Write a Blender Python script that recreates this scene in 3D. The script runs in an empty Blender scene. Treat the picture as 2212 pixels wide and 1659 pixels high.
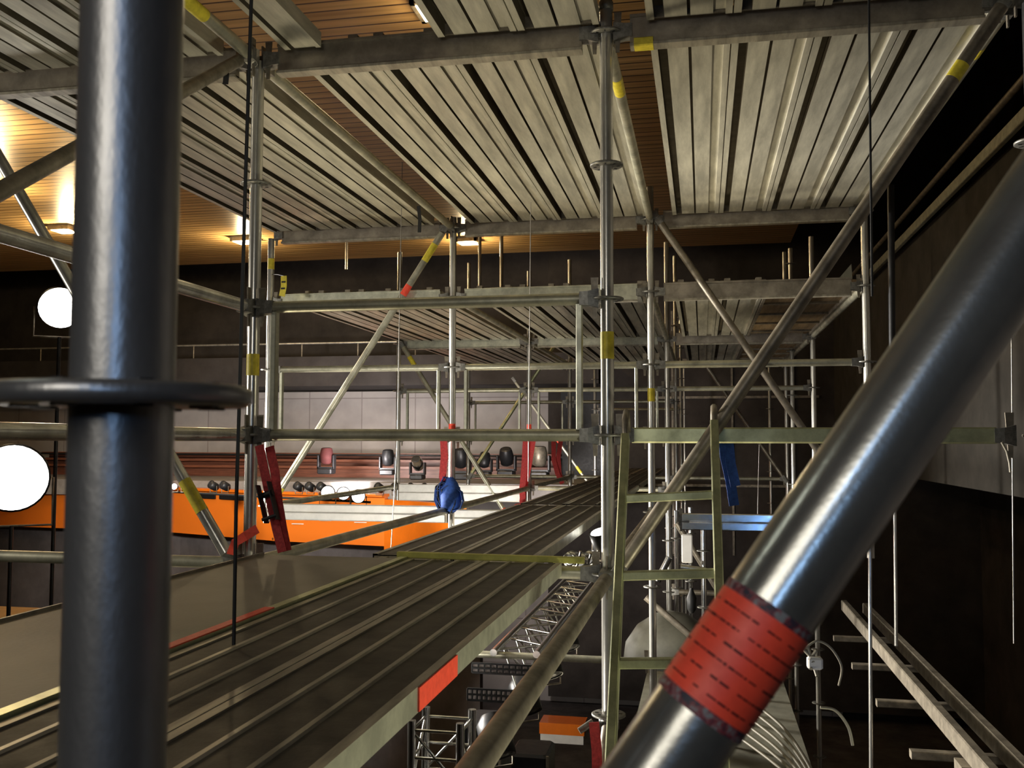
import bpy, math, random
from mathutils import Vector, Matrix
random.seed(7)
S = bpy.context.scene
COL = S.collection
PI = math.pi

# ------------------------------------------------------------------ camera, world, exposure
YAW, PITCH, ROLL, FPX = 0.19652, 0.059484, 0.0021545, 2064.3
Fw = Vector((-math.sin(YAW)*math.cos(PITCH), math.cos(YAW)*math.cos(PITCH), math.sin(PITCH)))
R0 = Vector((math.cos(YAW), math.sin(YAW), 0)); U0 = R0.cross(Fw)
Rt = R0*math.cos(ROLL)+U0*math.sin(ROLL); Up = U0*math.cos(ROLL)-R0*math.sin(ROLL)
cam = bpy.data.cameras.new('camera'); cob = bpy.data.objects.new('camera', cam); COL.objects.link(cob)
cam.sensor_width = 36; cam.lens = FPX/2212*36; cam.clip_start = .02; cam.clip_end = 200
M = Matrix((Rt, Up, -Fw)).transposed().to_4x4(); cob.matrix_world = M
cam.dof.use_dof = True; cam.dof.focus_distance = 4.5; cam.dof.aperture_fstop = 17
S.camera = cob
S.view_settings.view_transform = 'Standard'; S.view_settings.look = 'None'
S.view_settings.gamma = 1; S.view_settings.use_curve_mapping = False
S.view_settings.exposure = 0.0
w = bpy.data.worlds.new('hall_air'); S.world = w; w.use_nodes = True
w.node_tree.nodes['Background'].inputs[0].default_value = (.9, .75, .6, 1)
w.node_tree.nodes['Background'].inputs[1].default_value = .006

def ray(x, y): return Fw + Rt*((x-1106)/FPX) + Up*((829.5-y)/FPX)
def pY(x, y, Y): d = ray(x, y); return d*(Y/d.y)      # the point seen at a photo position, in the frame line at depth Y
def pZ(x, y, Z): d = ray(x, y); return d*(Z/d.z)
def pX(x, y, X): d = ray(x, y); return d*(X/d.x)
def pD(x, y, D): return ray(x, y)*D

def lamp(kind, name, loc, energy, color, target=None, size=.1, angle=None, blend=.5, size_y=None):
    L = bpy.data.lights.new(name, kind); o = bpy.data.objects.new(name, L); COL.objects.link(o)
    L.energy = energy; L.color = color; o.location = loc
    if kind == 'AREA':
        L.size = size
        if size_y: L.shape = 'RECTANGLE'; L.size_y = size_y
    else: L.shadow_soft_size = size
    if kind == 'SPOT': L.spot_size = math.radians(angle or 90); L.spot_blend = blend
    if target is not None:
        d = Vector(target)-Vector(loc); o.rotation_euler = d.to_track_quat('-Z', 'Y').to_euler()
    return o
WARM = (1, .86, .62); WHITE = (1, .95, .86); AMBER = (1, .76, .42)
# the hall's floodlights on the left, the stage lamps and lights below, a cold lamp behind the viewer, and added fills
lamp('SPOT', 'flood_light_high', (-5.86, 7.80, 1.24), 420, WHITE, (-.4, 4.8, 1.0), .18, 40, .6)
lamp('SPOT', 'flood_light_low', (-5.58, 6.92, -.35), 5500, WHITE, (-.3, 5.6, -.65), .30, 52, .7)
lamp('SPOT', 'stage_wash_low', (-3.7, 5.2, -3.2), 900, (1, .87, .60), (-.7, 4.8, 1.5), .35, 44, .9)
lamp('SPOT', 'left_front_fill', (-6.6, 2.3, .7), 480, (1, .93, .80), (-1.0, 5.0, .2), .25, 66, .8)  # added fill outside the view, brightens the posts and guard rails
lamp('SPOT', 'stage_wash_front', (-.25, 3.7, -4.8), 215, (1, .87, .60), (-.05, 5.0, 1.5), .35, 42, 1)
lamp('SPOT', 'stage_wash_rear', (-1.6, 9.4, -4.6), 420, (1, .87, .60), (-1.0, 7.9, 1.0), .35, 50)
lamp('SPOT', 'tower_lamp', (-1.0, 7.4, -1.3), 80, WHITE, (.0, 9.0, -1.1), .12, 80)
lamp('SPOT', 'under_deck_lamp', (-1.9, 3.0, -1.5), 90, WHITE, (-.34, 3.49, -1.05), .10, 70)
lamp('SPOT', 'ladder_lamp', (1.9, 1.9, -2.4), 330, (1, .97, .70), (-.35, 2.2, -.45), .25, 50)
lamp('SPOT', 'beam_fill', (-2.5, 3.9, -1.5), 230, WHITE, (-2.5, 6.6, -.55), .15, 66)  # added spot hidden below the plate, whitens the aluminium beams
lamp('SPOT', 'beam_fill_far', (-2.7, 7.4, -1.2), 110, WHITE, (-2.3, 9.6, -.55), .15, 70)  # second added spot, for the beam further back
lamp('AREA', 'cold_light_behind', (.13, -1.14, .25), 1.7, (.34, .58, 1), (-.25, .42, .06), .13)  # unseen cold source, placed for the blue streak on the near post
lamp('AREA', 'cold_spot', (-.13, -.89, .76), 0.8, (.22, .50, 1), (.08, .5, -.02), .12)
lamp('AREA', 'side_spot', (-1.17, .75, .97), 0.45, (.95, 1, .88), (.04, .5, -.04), .10)
lamp('SPOT', 'far_flood', (-4.7, 11.2, -.55), 1900, WHITE, (-.3, 9.9, -1.2), .25, 54, .8)
lamp('AREA', 'fill_light_behind', (-.9, -1.7, .9), 19, (1, .93, .82), (-.1, .5, -.1), 1.1)  # added soft fill behind the camera for the red tape and near post
lamp('SPOT', 'blue_effect_light', (1.08, -.30, -1.2), 30, (.25, .5, 1), (.62, 6.5, -.55), .12, 22)
lamp('SPOT', 'gallery_wash', (-6.4, 16.9, -.70), 330, (1, .92, .90), (-7.0, 20.4, -.35), .3, 125)
lamp('SPOT', 'gallery_wash_b', (-3.0, 13.4, -.9), 520, (1, .92, .87), (-4.0, 20, -.5), .3, 95)
lamp('SPOT', 'balcony_wash', (-7.0, 9.5, .6), 1700, (1, .93, .84), (-8.0, 16.0, -1.6), .3, 70)
lamp('SPOT', 'lower_balcony_fill', (-3.4, 11.2, -3.4), 120, WHITE, (-2.4, 14.2, -4.4), .15, 50)  # added unseen spot that brightens the low orange block
for nm, (lx, ly), e, lz in (('a', (-10.5, 14.2), 110, 3.36), ('b', (-7.97, 15.6), 90, 3.36), ('c', (-4.07, 16.4), 75, 3.38), ('d', (-2.10, 7.4), 12, 3.34), ('e', (-8.2, 9.2), 110, 3.2), ('f', (-9.8, 11.6), 110, 3.2)):
    lamp('POINT', 'canopy_glow_'+nm, (lx, ly, lz), e, AMBER, None, .08)

# ------------------------------------------------------------------ materials
MATS = {}
def mat(name, col, metal=0., rough=.5, var=.0, scale=20, bump=0., bscale=60, emit=None, estr=0, stretch=(1, 1, 1), col2=None, coat=0, spec=.5):
    m = bpy.data.materials.new(name); m.use_nodes = True; nt = m.node_tree; b = nt.nodes['Principled BSDF']
    b.inputs['Base Color'].default_value = (*col, 1); b.inputs['Metallic'].default_value = metal; b.inputs['Roughness'].default_value = rough
    b.inputs['Specular IOR Level'].default_value = spec
    if coat: b.inputs['Coat Weight'].default_value = coat
    if emit: b.inputs['Emission Color'].default_value = (*emit, 1); b.inputs['Emission Strength'].default_value = estr
    if var or bump:
        tc = nt.nodes.new('ShaderNodeTexCoord'); mp = nt.nodes.new('ShaderNodeMapping'); mp.inputs['Scale'].default_value = stretch
        nt.links.new(tc.outputs['Object'], mp.inputs['Vector'])
    if var:
        n = nt.nodes.new('ShaderNodeTexNoise'); n.inputs['Scale'].default_value = scale; n.inputs['Detail'].default_value = 6; n.inputs['Roughness'].default_value = .65
        nt.links.new(mp.outputs[0], n.inputs['Vector'])
        r = nt.nodes.new('ShaderNodeValToRGB'); r.color_ramp.elements[0].position = .36; r.color_ramp.elements[1].position = .66
        c2 = col2 or tuple(c*(1-var) for c in col)
        r.color_ramp.elements[0].color = (*c2, 1); r.color_ramp.elements[1].color = (*[min(1, c*(1+var*.35)) for c in col], 1)
        nt.links.new(n.outputs['Fac'], r.inputs[0]); nt.links.new(r.outputs[0], b.inputs['Base Color'])
        mr = nt.nodes.new('ShaderNodeMapRange'); mr.inputs['To Min'].default_value = min(1, rough*1.3); mr.inputs['To Max'].default_value = rough*.8
        nt.links.new(n.outputs['Fac'], mr.inputs['Value']); nt.links.new(mr.outputs[0], b.inputs['Roughness'])
    if bump:
        n2 = nt.nodes.new('ShaderNodeTexNoise'); n2.inputs['Scale'].default_value = bscale; nt.links.new(mp.outputs[0], n2.inputs['Vector'])
        bp = nt.nodes.new('ShaderNodeBump'); bp.inputs['Strength'].default_value = bump; bp.inputs['Distance'].default_value = .002
        nt.links.new(n2.outputs['Fac'], bp.inputs['Height']); nt.links.new(bp.outputs[0], b.inputs['Normal'])
    MATS[name] = m; return m
GALV = mat('galvanised_tube', (.70, .68, .62), .7, .23, .35, 9, .05, 90, stretch=(1, 1, .35))
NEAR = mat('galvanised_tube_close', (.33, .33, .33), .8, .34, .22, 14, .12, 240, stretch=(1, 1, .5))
DULL = mat('weathered_steel', (.30, .26, .20), .55, .45, .45, 12, .08, 90)
BEAM = mat('bearer_steel', (.40, .35, .28), .7, .42, .45, 7, .05, 60)
LEDG = mat('ledger_tube', (.52, .50, .38), .6, .40, .40, 8, .05, 90)
UND = mat('deck_underside', (.66, .63, .52), .55, .42, .38, 5, .04, 40, stretch=(2.5, .35, 2.5))
GROOVE = mat('deck_groove_shadow_gap', (.10, .08, .05), .1, .8, .3, 10)  # dark base colour puts the shade of the recesses into the grooves
TOP = mat('deck_tread', (.055, .043, .032), .1, .6, .45, 9, .25, 150)
RIB = mat('deck_rib_worn', (.42, .38, .30), .4, .42, .45, 7, stretch=(3, .5, 1))
SIDE = mat('deck_side_rail', (.60, .60, .48), .7, .40, .3, 12)
CAST = mat('cast_fitting', (.30, .29, .26), .6, .42, .45, 40)
ALU = mat('ladder_aluminium', (.58, .60, .36), .7, .38, .35, 10)  # base colour carries the greenish tint of the light
YEL = mat('yellow_tape', (.80, .66, .05), 0, .45, .25, 30)
ORT = mat('orange_tape', (1.0, .085, .04), 0, .5, .18, 60)
REDW = mat('red_webbing', (.50, .035, .035), 0, .7, .35, 80)
BLUW = mat('blue_webbing', (.03, .10, .42), 0, .7, .35, 60)
BLK = mat('black_rubber', (.012, .012, .012), 0, .55)
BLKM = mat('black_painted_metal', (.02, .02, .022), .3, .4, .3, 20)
INK = mat('dark_print', (.05, .012, .012), 0, .6, spec=.2)
CHROME = mat('bright_aluminium', (.80, .80, .78), 1, .18, .2, 20)
WHITEP = mat('white_painted_panel', (.80, .77, .72), 0, .5, .12, 4)
ORG = mat('orange_lacquer', (.88, .20, .012), 0, .32, .12, 2, coat=.3)
LAMPF = mat('lit_lamp_glass', (1, 1, 1), 0, .3, emit=(1, .96, .88), estr=9)
LAMPS = mat('lit_lamp_glass_small', (1, 1, 1), 0, .3, emit=(1, .96, .9), estr=6)
GLOWP = mat('lit_ceiling_diffuser', (1, .9, .7), 0, .4, emit=(1, .84, .52), estr=22)
SEATW = mat('red_brown_timber', (.22, .075, .04), 0, .4, .4, 8, stretch=(.4, 6, 6))
DARKF = mat('dark_hall_floor', (.10, .085, .08), 0, .7, .5, 2)
PALEF = mat('pale_stage_floor', (.26, .25, .19), 0, .6, .4, 2)
DOME = mat('dome_cover', (.10, .095, .07), 0, .6, .3, 4)
TANF = mat('tan_timber_floor', (.50, .33, .17), 0, .45, .3, 6, stretch=(.3, 4, 1))
DWALL = mat('dark_wall', (.05, .04, .034), 0, .8, .4, 1.5)
RWALL = mat('brown_wall_plaster', (.045, .037, .027), 0, .75, .35, 2.2)
CABLE = mat('grey_cable', (.27, .24, .18), .1, .5)
WIRE = mat('steel_wire_rope', (.35, .33, .30), .8, .4)
GLASS = mat('unlit_lens', (.02, .02, .022), 0, .45)

def nodes_mat(name):
    m = bpy.data.materials.new(name); m.use_nodes = True; return m, m.node_tree, m.node_tree.nodes['Principled BSDF']
def math_node(nt, op, a, b=None):
    n = nt.nodes.new('ShaderNodeMath'); n.operation = op
    for i, v in enumerate((a, b)):
        if v is None: continue
        if isinstance(v, (int, float)): n.inputs[i].default_value = v
        else: nt.links.new(v, n.inputs[i])
    return n.outputs[0]
def timber():                              # slatted canopy: slats along X, dark joints, a few butt joints
    m, nt, b = nodes_mat('slatted_timber'); tc = nt.nodes.new('ShaderNodeTexCoord'); sp = nt.nodes.new('ShaderNodeSeparateXYZ')
    nt.links.new(tc.outputs['Object'], sp.inputs[0])
    fr = math_node(nt, 'FRACT', math_node(nt, 'MULTIPLY', sp.outputs['Y'], 1/.16))
    gap = math_node(nt, 'LESS_THAN', fr, .14)
    mp = nt.nodes.new('ShaderNodeMapping'); mp.inputs['Scale'].default_value = (.4, 6.25, 1); nt.links.new(tc.outputs['Object'], mp.inputs[0])
    n = nt.nodes.new('ShaderNodeTexNoise'); n.inputs['Scale'].default_value = 2; n.inputs['Detail'].default_value = 5; nt.links.new(mp.outputs[0], n.inputs['Vector'])
    r = nt.nodes.new('ShaderNodeValToRGB'); r.color_ramp.elements[0].position = .3; r.color_ramp.elements[1].position = .7
    r.color_ramp.elements[0].color = (.40, .24, .09, 1); r.color_ramp.elements[1].color = (.70, .46, .20, 1)
    nt.links.new(n.outputs['Fac'], r.inputs[0])
    mx = nt.nodes.new('ShaderNodeMixRGB'); nt.links.new(gap, mx.inputs[0]); nt.links.new(r.outputs[0], mx.inputs[1]); mx.inputs[2].default_value = (.05, .022, .008, 1)
    nt.links.new(mx.outputs[0], b.inputs['Base Color']); b.inputs['Roughness'].default_value = .38
    return m
TIMB = timber()
def blockwall():
    m, nt, b = nodes_mat('concrete_panel_wall'); tc = nt.nodes.new('ShaderNodeTexCoord'); sp = nt.nodes.new('ShaderNodeSeparateXYZ')
    nt.links.new(tc.outputs['Object'], sp.inputs[0])
    cb = nt.nodes.new('ShaderNodeCombineXYZ'); nt.links.new(sp.outputs['X'], cb.inputs[0]); nt.links.new(sp.outputs['Z'], cb.inputs[1])
    br = nt.nodes.new('ShaderNodeTexBrick'); br.offset = .0; br.inputs['Scale'].default_value = 1
    br.inputs['Color1'].default_value = (.40, .365, .35, 1); br.inputs['Color2'].default_value = (.46, .42, .40, 1); br.inputs['Mortar'].default_value = (.27, .235, .225, 1)
    br.inputs['Mortar Size'].default_value = .012; br.inputs['Brick Width'].default_value = 1.25; br.inputs['Row Height'].default_value = .95
    nt.links.new(cb.outputs[0], br.inputs['Vector'])
    n = nt.nodes.new('ShaderNodeTexNoise'); n.inputs['Scale'].default_value = 1.5; n.inputs['Detail'].default_value = 6; nt.links.new(tc.outputs['Object'], n.inputs['Vector'])
    mr = nt.nodes.new('ShaderNodeMapRange'); mr.inputs['From Min'].default_value = .3; mr.inputs['From Max'].default_value = .7; mr.inputs['To Min'].default_value = .75; mr.inputs['To Max'].default_value = 1.1
    nt.links.new(n.outputs['Fac'], mr.inputs[0])
    mx = nt.nodes.new('ShaderNodeVectorMath'); mx.operation = 'SCALE'; nt.links.new(br.outputs['Color'], mx.inputs[0]); nt.links.new(mr.outputs[0], mx.inputs['Scale'])
    v = nt.nodes.new('ShaderNodeTexVoronoi'); v.inputs['Scale'].default_value = 1.4; nt.links.new(cb.outputs[0], v.inputs['Vector'])
    hole = math_node(nt, 'LESS_THAN', v.outputs['Distance'], .045)
    m2 = nt.nodes.new('ShaderNodeMixRGB'); nt.links.new(hole, m2.inputs[0]); nt.links.new(mx.outputs[0], m2.inputs[1]); m2.inputs[2].default_value = (.06, .05, .05, 1)
    nt.links.new(m2.outputs[0], b.inputs['Base Color']); b.inputs['Roughness'].default_value = .8
    return m
BLOCK = blockwall()
def chequer():
    m, nt, b = nodes_mat('chequer_plate'); tc = nt.nodes.new('ShaderNodeTexCoord')
    n = nt.nodes.new('ShaderNodeTexNoise'); n.inputs['Scale'].default_value = 3; n.inputs['Detail'].default_value = 6; nt.links.new(tc.outputs['Object'], n.inputs['Vector'])
    r = nt.nodes.new('ShaderNodeValToRGB'); r.color_ramp.elements[0].position = .3; r.color_ramp.elements[1].position = .7
    r.color_ramp.elements[0].color = (.15, .13, .10, 1); r.color_ramp.elements[1].color = (.22, .19, .15, 1); nt.links.new(n.outputs['Fac'], r.inputs[0])
    nt.links.new(r.outputs[0], b.inputs['Base Color']); b.inputs['Metallic'].default_value = .05; b.inputs['Roughness'].default_value = .55; b.inputs['Specular IOR Level'].default_value = .3
    v = nt.nodes.new('ShaderNodeTexVoronoi'); v.inputs['Scale'].default_value = 70; nt.links.new(tc.outputs['Object'], v.inputs['Vector'])
    bp = nt.nodes.new('ShaderNodeBump'); bp.inputs['Strength'].default_value = .22; bp.inputs['Distance'].default_value = .0015; nt.links.new(v.outputs['Distance'], bp.inputs['Height']); nt.links.new(bp.outputs[0], b.inputs['Normal'])
    return m
CHEQ = chequer()
def orange_panel():                        # orange front with small fixing holes and pale scuffed streaks
    m, nt, b = nodes_mat('orange_parapet_panel'); tc = nt.nodes.new('ShaderNodeTexCoord')
    v = nt.nodes.new('ShaderNodeTexVoronoi'); v.inputs['Scale'].default_value = 2.6; nt.links.new(tc.outputs['Object'], v.inputs['Vector'])
    hole = math_node(nt, 'LESS_THAN', v.outputs['Distance'], .07)
    mx = nt.nodes.new('ShaderNodeMixRGB'); nt.links.new(hole, mx.inputs[0]); mx.inputs[1].default_value = (.88, .21, .02, 1); mx.inputs[2].default_value = (.16, .05, .01, 1)
    nt.links.new(mx.outputs[0], b.inputs['Base Color']); b.inputs['Roughness'].default_value = .3
    return m
ORP = orange_panel()
def residue():
    m, nt, b = nodes_mat('tape_residue'); tc = nt.nodes.new('ShaderNodeTexCoord')
    n = nt.nodes.new('ShaderNodeTexNoise'); n.inputs['Scale'].default_value = 220; n.inputs['Detail'].default_value = 4; nt.links.new(tc.outputs['Object'], n.inputs['Vector'])
    r = nt.nodes.new('ShaderNodeValToRGB'); e = r.color_ramp.elements; e[0].position = .40; e[0].color = (.03, .025, .04, 1); e[1].position = .62; e[1].color = (.20, .20, .20, 1)
    x = e.new(.5); x.color = (.20, .03, .035, 1)
    nt.links.new(n.outputs['Fac'], r.inputs[0]); nt.links.new(r.outputs[0], b.inputs['Base Color']); b.inputs['Roughness'].default_value = .6
    return m
RESI = residue()

# ------------------------------------------------------------------ mesh helpers
class MB:
    def __init__(s): s.v = []; s.f = []; s.m = []; s.s = []
    def add(s, vs, fs, mi=0, smooth=False):
        vs = list(vs); fs = [tuple(f) for f in fs]
        if not isinstance(smooth, bool):                     # flat caps get vertices of their own so the round sides shade cleanly
            used = {}
            for k, f in enumerate(fs):
                if not smooth[k]:
                    g = []
                    for i in f:
                        if (k, i) not in used: used[(k, i)] = len(vs); vs.append(vs[i])
                        g.append(used[(k, i)])
                    fs[k] = tuple(g)
        b = len(s.v); s.v += [Vector(v) for v in vs]; s.f += [tuple(b+i for i in f) for f in fs]; s.m += [mi]*len(fs)
        s.s += ([smooth]*len(fs) if isinstance(smooth, bool) else list(smooth)); return s
    def tube(s, a, b, r, n=16, r2=None, mi=0, hollow=0):
        a, b = Vector(a), Vector(b); d = (b-a).normalized(); u = d.orthogonal().normalized(); w = d.cross(u); r2 = r if r2 is None else r2
        c = [(math.cos(2*PI*i/n), math.sin(2*PI*i/n)) for i in range(n)]
        vs = [a+(u*x+w*y)*r for x, y in c]+[b+(u*x+w*y)*r2 for x, y in c]
        fs = [(i, (i+1) % n, n+(i+1) % n, n+i) for i in range(n)]; sm = [True]*n
        if hollow:
            k = len(vs); vs += [a+(u*x+w*y)*(r-hollow) for x, y in c]+[b+(u*x+w*y)*(r2-hollow) for x, y in c]
            fs += [(k+i, k+n+i, k+n+(i+1) % n, k+(i+1) % n) for i in range(n)]; sm += [True]*n
            fs += [(i, k+i, k+(i+1) % n, (i+1) % n) for i in range(n)]+[(n+i, n+(i+1) % n, k+n+(i+1) % n, k+n+i) for i in range(n)]; sm += [False]*2*n
        else: fs += [tuple(range(n))[::-1], tuple(range(n, 2*n))]; sm += [False]*2
        return s.add(vs, fs, mi, sm)
    def lathe(s, a, d, prof, n=24, mi=0, smooth=True):      # prof: (distance along d, radius)
        a = Vector(a); d = Vector(d).normalized(); u = d.orthogonal().normalized(); w = d.cross(u); vs = []; fs = []
        for h, r in prof: vs += [a+d*h+(u*math.cos(2*PI*i/n)+w*math.sin(2*PI*i/n))*r for i in range(n)]
        for k in range(len(prof)-1): fs += [(k*n+i, k*n+(i+1) % n, (k+1)*n+(i+1) % n, (k+1)*n+i) for i in range(n)]
        sm = [smooth]*len(fs); fs += [tuple(range(n))[::-1], tuple(range((len(prof)-1)*n, len(prof)*n))]; sm += [False]*2
        return s.add(vs, fs, mi, sm)
    def path(s, pts, r, n=8, mi=0):
        pts = [Vector(p) for p in pts]; vs = []; fs = []; pu = None
        for i, p in enumerate(pts):
            d = (pts[min(i+1, len(pts)-1)]-pts[max(i-1, 0)]).normalized()
            u = d.orthogonal().normalized() if pu is None else (pu-d*pu.dot(d)).normalized()
            pu = u; w = d.cross(u); vs += [p+(u*math.cos(2*PI*k/n)+w*math.sin(2*PI*k/n))*r for k in range(n)]
        for i in range(len(pts)-1): fs += [(i*n+k, i*n+(k+1) % n, (i+1)*n+(k+1) % n, (i+1)*n+k) for k in range(n)]
        sm = [True]*len(fs); fs += [tuple(range(n))[::-1], tuple(range(len(vs)-n, len(vs)))]; sm += [False]*2
        return s.add(vs, fs, mi, sm)
    def ribbon(s, pts, wdir, width, th=.004, mi=0):
        pts = [Vector(p) for p in pts]; vs = []; fs = []
        for i, p in enumerate(pts):
            d = (pts[min(i+1, len(pts)-1)]-pts[max(i-1, 0)]).normalized(); wd = Vector(wdir); wd = (wd-d*wd.dot(d)).normalized(); nn = d.cross(wd)
            vs += [p+wd*width/2+nn*th/2, p-wd*width/2+nn*th/2, p-wd*width/2-nn*th/2, p+wd*width/2-nn*th/2]
        for i in range(len(pts)-1): fs += [(i*4+k, i*4+(k+1) % 4, i*4+4+(k+1) % 4, i*4+4+k) for k in range(4)]
        fs += [(3, 2, 1, 0), tuple(range(len(vs)-4, len(vs)))]
        return s.add(vs, fs, mi)
    def box(s, c, sz, mi=0, rot=None, bev=0):
        c = Vector(c); x, y, z = (q/2 for q in sz)
        if bev:
            e = bev; vs = []; fs = []
            ring = [(-x+e, -y), (x-e, -y), (x, -y+e), (x, y-e), (x-e, y), (-x+e, y), (-x, y-e), (-x, -y+e)]
            inn = [(px*(1-e/x), py*(1-e/y)) for px, py in ring]
            for zz, rg in ((-z, inn), (-z+e, ring), (z-e, ring), (z, inn)): vs += [Vector((px, py, zz)) for px, py in rg]
            for k in range(3): fs += [(k*8+i, k*8+(i+1) % 8, k*8+8+(i+1) % 8, k*8+8+i) for i in range(8)]
            fs += [tuple(range(8))[::-1], tuple(range(24, 32))]
        else:
            vs = [Vector((a, b, d)) for d in (-z, z) for a, b in ((-x, -y), (x, -y), (x, y), (-x, y))]
            fs = [(3, 2, 1, 0), (4, 5, 6, 7), (0, 1, 5, 4), (1, 2, 6, 5), (2, 3, 7, 6), (3, 0, 4, 7)]
        if rot is not None: vs = [rot @ v for v in vs]
        return s.add([v+c for v in vs], fs, mi)
    def bar(s, a, b, wdt, hgt, mi=0, up=(0, 0, 1)):          # rectangular bar from a to b
        a, b = Vector(a), Vector(b); d = (b-a).normalized(); u = Vector(up); u = (u-d*u.dot(d)).normalized(); sd = d.cross(u)
        e = min(wdt, hgt)*.12
        ring = [(-wdt/2+e, -hgt/2), (wdt/2-e, -hgt/2), (wdt/2, -hgt/2+e), (wdt/2, hgt/2-e), (wdt/2-e, hgt/2), (-wdt/2+e, hgt/2), (-wdt/2, hgt/2-e), (-wdt/2, -hgt/2+e)]
        vs = [p+sd*x+u*y for p in (a, b) for x, y in ring]
        return s.add(vs, [(i, (i+1) % 8, 8+(i+1) % 8, 8+i) for i in range(8)]+[tuple(range(8))[::-1], tuple(range(8, 16))], mi)
    def extrude(s, prof, y0, y1, mi=0):                       # closed (x, z) outline, along Y; outline may carry a third value = material
        n = len(prof); vs = [Vector((p[0], y0, p[1])) for p in prof]+[Vector((p[0], y1, p[1])) for p in prof]
        for i in range(n):
            k = (i+1) % n; s.add([vs[i], vs[k], vs[n+k], vs[n+i]], [(0, 1, 2, 3)], prof[i][2] if len(prof[i]) > 2 else mi)
        return s
    def mesh(s, name, mats, origin=(0, 0, 0)):
        o = Vector(origin); me = bpy.data.meshes.new(name); me.from_pydata([v-o for v in s.v], [], s.f)
        for m in (mats if isinstance(mats, (list, tuple)) else [mats]): me.materials.append(m)
        for p, mi, sm in zip(me.polygons, s.m, s.s): p.material_index = mi; p.use_smooth = sm
        me.update(); return me
    def build(s, name, mats, parent=None, origin=None):
        org = Vector(parent['_o']) if parent is not None and origin is None else Vector(origin or (0, 0, 0))
        return link(name, s.mesh(name, mats, org), parent, (0, 0, 0) if parent is not None else org)
def link(name, me, parent=None, loc=(0, 0, 0), rot=None):
    o = bpy.data.objects.new(name, me); COL.objects.link(o); o.location = loc
    if rot is not None: o.rotation_euler = rot
    if parent is not None: o.parent = parent
    return o
def tag(o, label, cat, group=None, kind=None):
    if label: o['label'] = label
    if cat: o['category'] = cat
    if group: o['group'] = group
    if kind: o['kind'] = kind
    return o
THINGS = []
def thing(name, label, cat, loc=(0, 0, 0), group=None):
    o = bpy.data.objects.new(name, None); COL.objects.link(o); o.location = loc; o.empty_display_size = .05
    o['_o'] = list(loc); THINGS.append(o); return tag(o, label, cat, group)
def solid(name, mb, mats, label, cat, group=None, origin=None):
    if origin is None:
        c = [sum(v[i] for v in mb.v)/len(mb.v) for i in (0, 1)]; origin = (c[0], c[1], min(v.z for v in mb.v))
    return tag(mb.build(name, mats, None, origin), label, cat, group)
def struct(name, mb, mats): return tag(mb.build(name, mats), None, None, None, 'structure')

# ------------------------------------------------------------------ the scaffold grid
X0, W, Y1, L, Z0 = -.3393, 1.40, 3.4926, 3.0727, .0214
RT = .02415
def GX(c): return X0+c*W
def GY(r): return Y1+(r-1)*L
def GZ(h): return Z0+h
COLN = {-2: 'outermost left', -1: 'left', 0: 'middle', 1: 'right'}
ROWN = {0: 'nearest', 1: 'first', 2: 'second', 3: 'third', 4: 'fourth', 5: 'fifth', 6: 'sixth', 7: 'seventh'}

# shared small fittings
ros = MB().lathe((0, 0, -.005), (0, 0, 1), [(0, .0255), (0, .058), (.002, .0612), (.008, .0612), (.010, .058), (.010, .0255)], 32)
for k in range(8):
    a = k*PI/4; ros.box((.043*math.cos(a), .043*math.sin(a), 0), (.012, .006, .0125), 1, Matrix.Rotation(a, 3, 'Z'))
ROS = ros.mesh('rosette', [CAST, BLKM])
hd = MB()                                       # wedge head, local +X points along the tube away from the post
hd.add([(.028, -.018, -.036), (.028, .018, -.036), (.028, .018, .036), (.028, -.018, .036), (.066, -.024, -.026), (.066, .024, -.026), (.066, .024, .026), (.066, -.024, .026), (.098, -.0245, -.0245), (.098, .0245, -.0245), (.098, .0245, .0245), (.098, -.0245, .0245)],
       [(0, 1, 2, 3)[::-1], (0, 4, 5, 1)[::-1], (1, 5, 6, 2)[::-1], (2, 6, 7, 3)[::-1], (3, 7, 4, 0)[::-1], (4, 8, 9, 5)[::-1], (5, 9, 10, 6)[::-1], (6, 10, 11, 7)[::-1], (7, 11, 8, 4)[::-1], (8, 11, 10, 9)[::-1]])
hd.add([(.036, -.003, -.075), (.050, -.003, -.075), (.058, -.003, .078), (.030, -.003, .078), (.036, .003, -.075), (.050, .003, -.075), (.058, .003, .078), (.030, .003, .078)],
       [(3, 2, 1, 0), (4, 5, 6, 7), (0, 1, 5, 4), (1, 2, 6, 5), (2, 3, 7, 6), (3, 0, 4, 7)], 1)
HEAD = hd.mesh('wedge_head', [CAST, DULL])
spg = MB().lathe((0, 0, -.01), (0, 0, 1), [(0, RT), (0, .0275), (.03, .0275), (.032, RT)], 20)
COLLAR = spg.mesh('joint_collar', CAST)

def post(c, r, zb, zt, label, x=None, y=None, m=None, tapes=(), joints=(), group=None, seg=18):
    x = GX(c) if x is None else x; y = GY(r) if y is None else y
    t = thing('scaffold_post', label, 'post', (x, y, zb), group)
    MB().tube((x, y, zb), (x, y, zt), RT, seg, hollow=.0035).build('tube', m or GALV, t)
    k = math.ceil((zb-Z0)/.5-1e-6)
    while Z0+.5*k < zt:
        link('rosette', ROS, t, (0, 0, Z0+.5*k-zb), (0, 0, PI/8*0)); k += 1
    for z in joints: link('joint_collar', COLLAR, t, (0, 0, z-zb))
    for z, h, mm in tapes:
        o = MB().lathe((x, y, z), (0, 0, 1), [(0, RT+.0008), (h, RT+.0008)], seg).build('tape_band', mm, t)
        o['label'] = 'yellow tape band' if mm is YEL else 'orange tape band'
    return t
def heads(t, A, B, mesh=None):
    for p, q in ((A, B), (B, A)):
        d = (q-p); link('wedge_head', mesh or HEAD, t, p-Vector(t['_o']), (0, -math.asin(d.normalized().z), math.atan2(d.y, d.x)))
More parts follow.
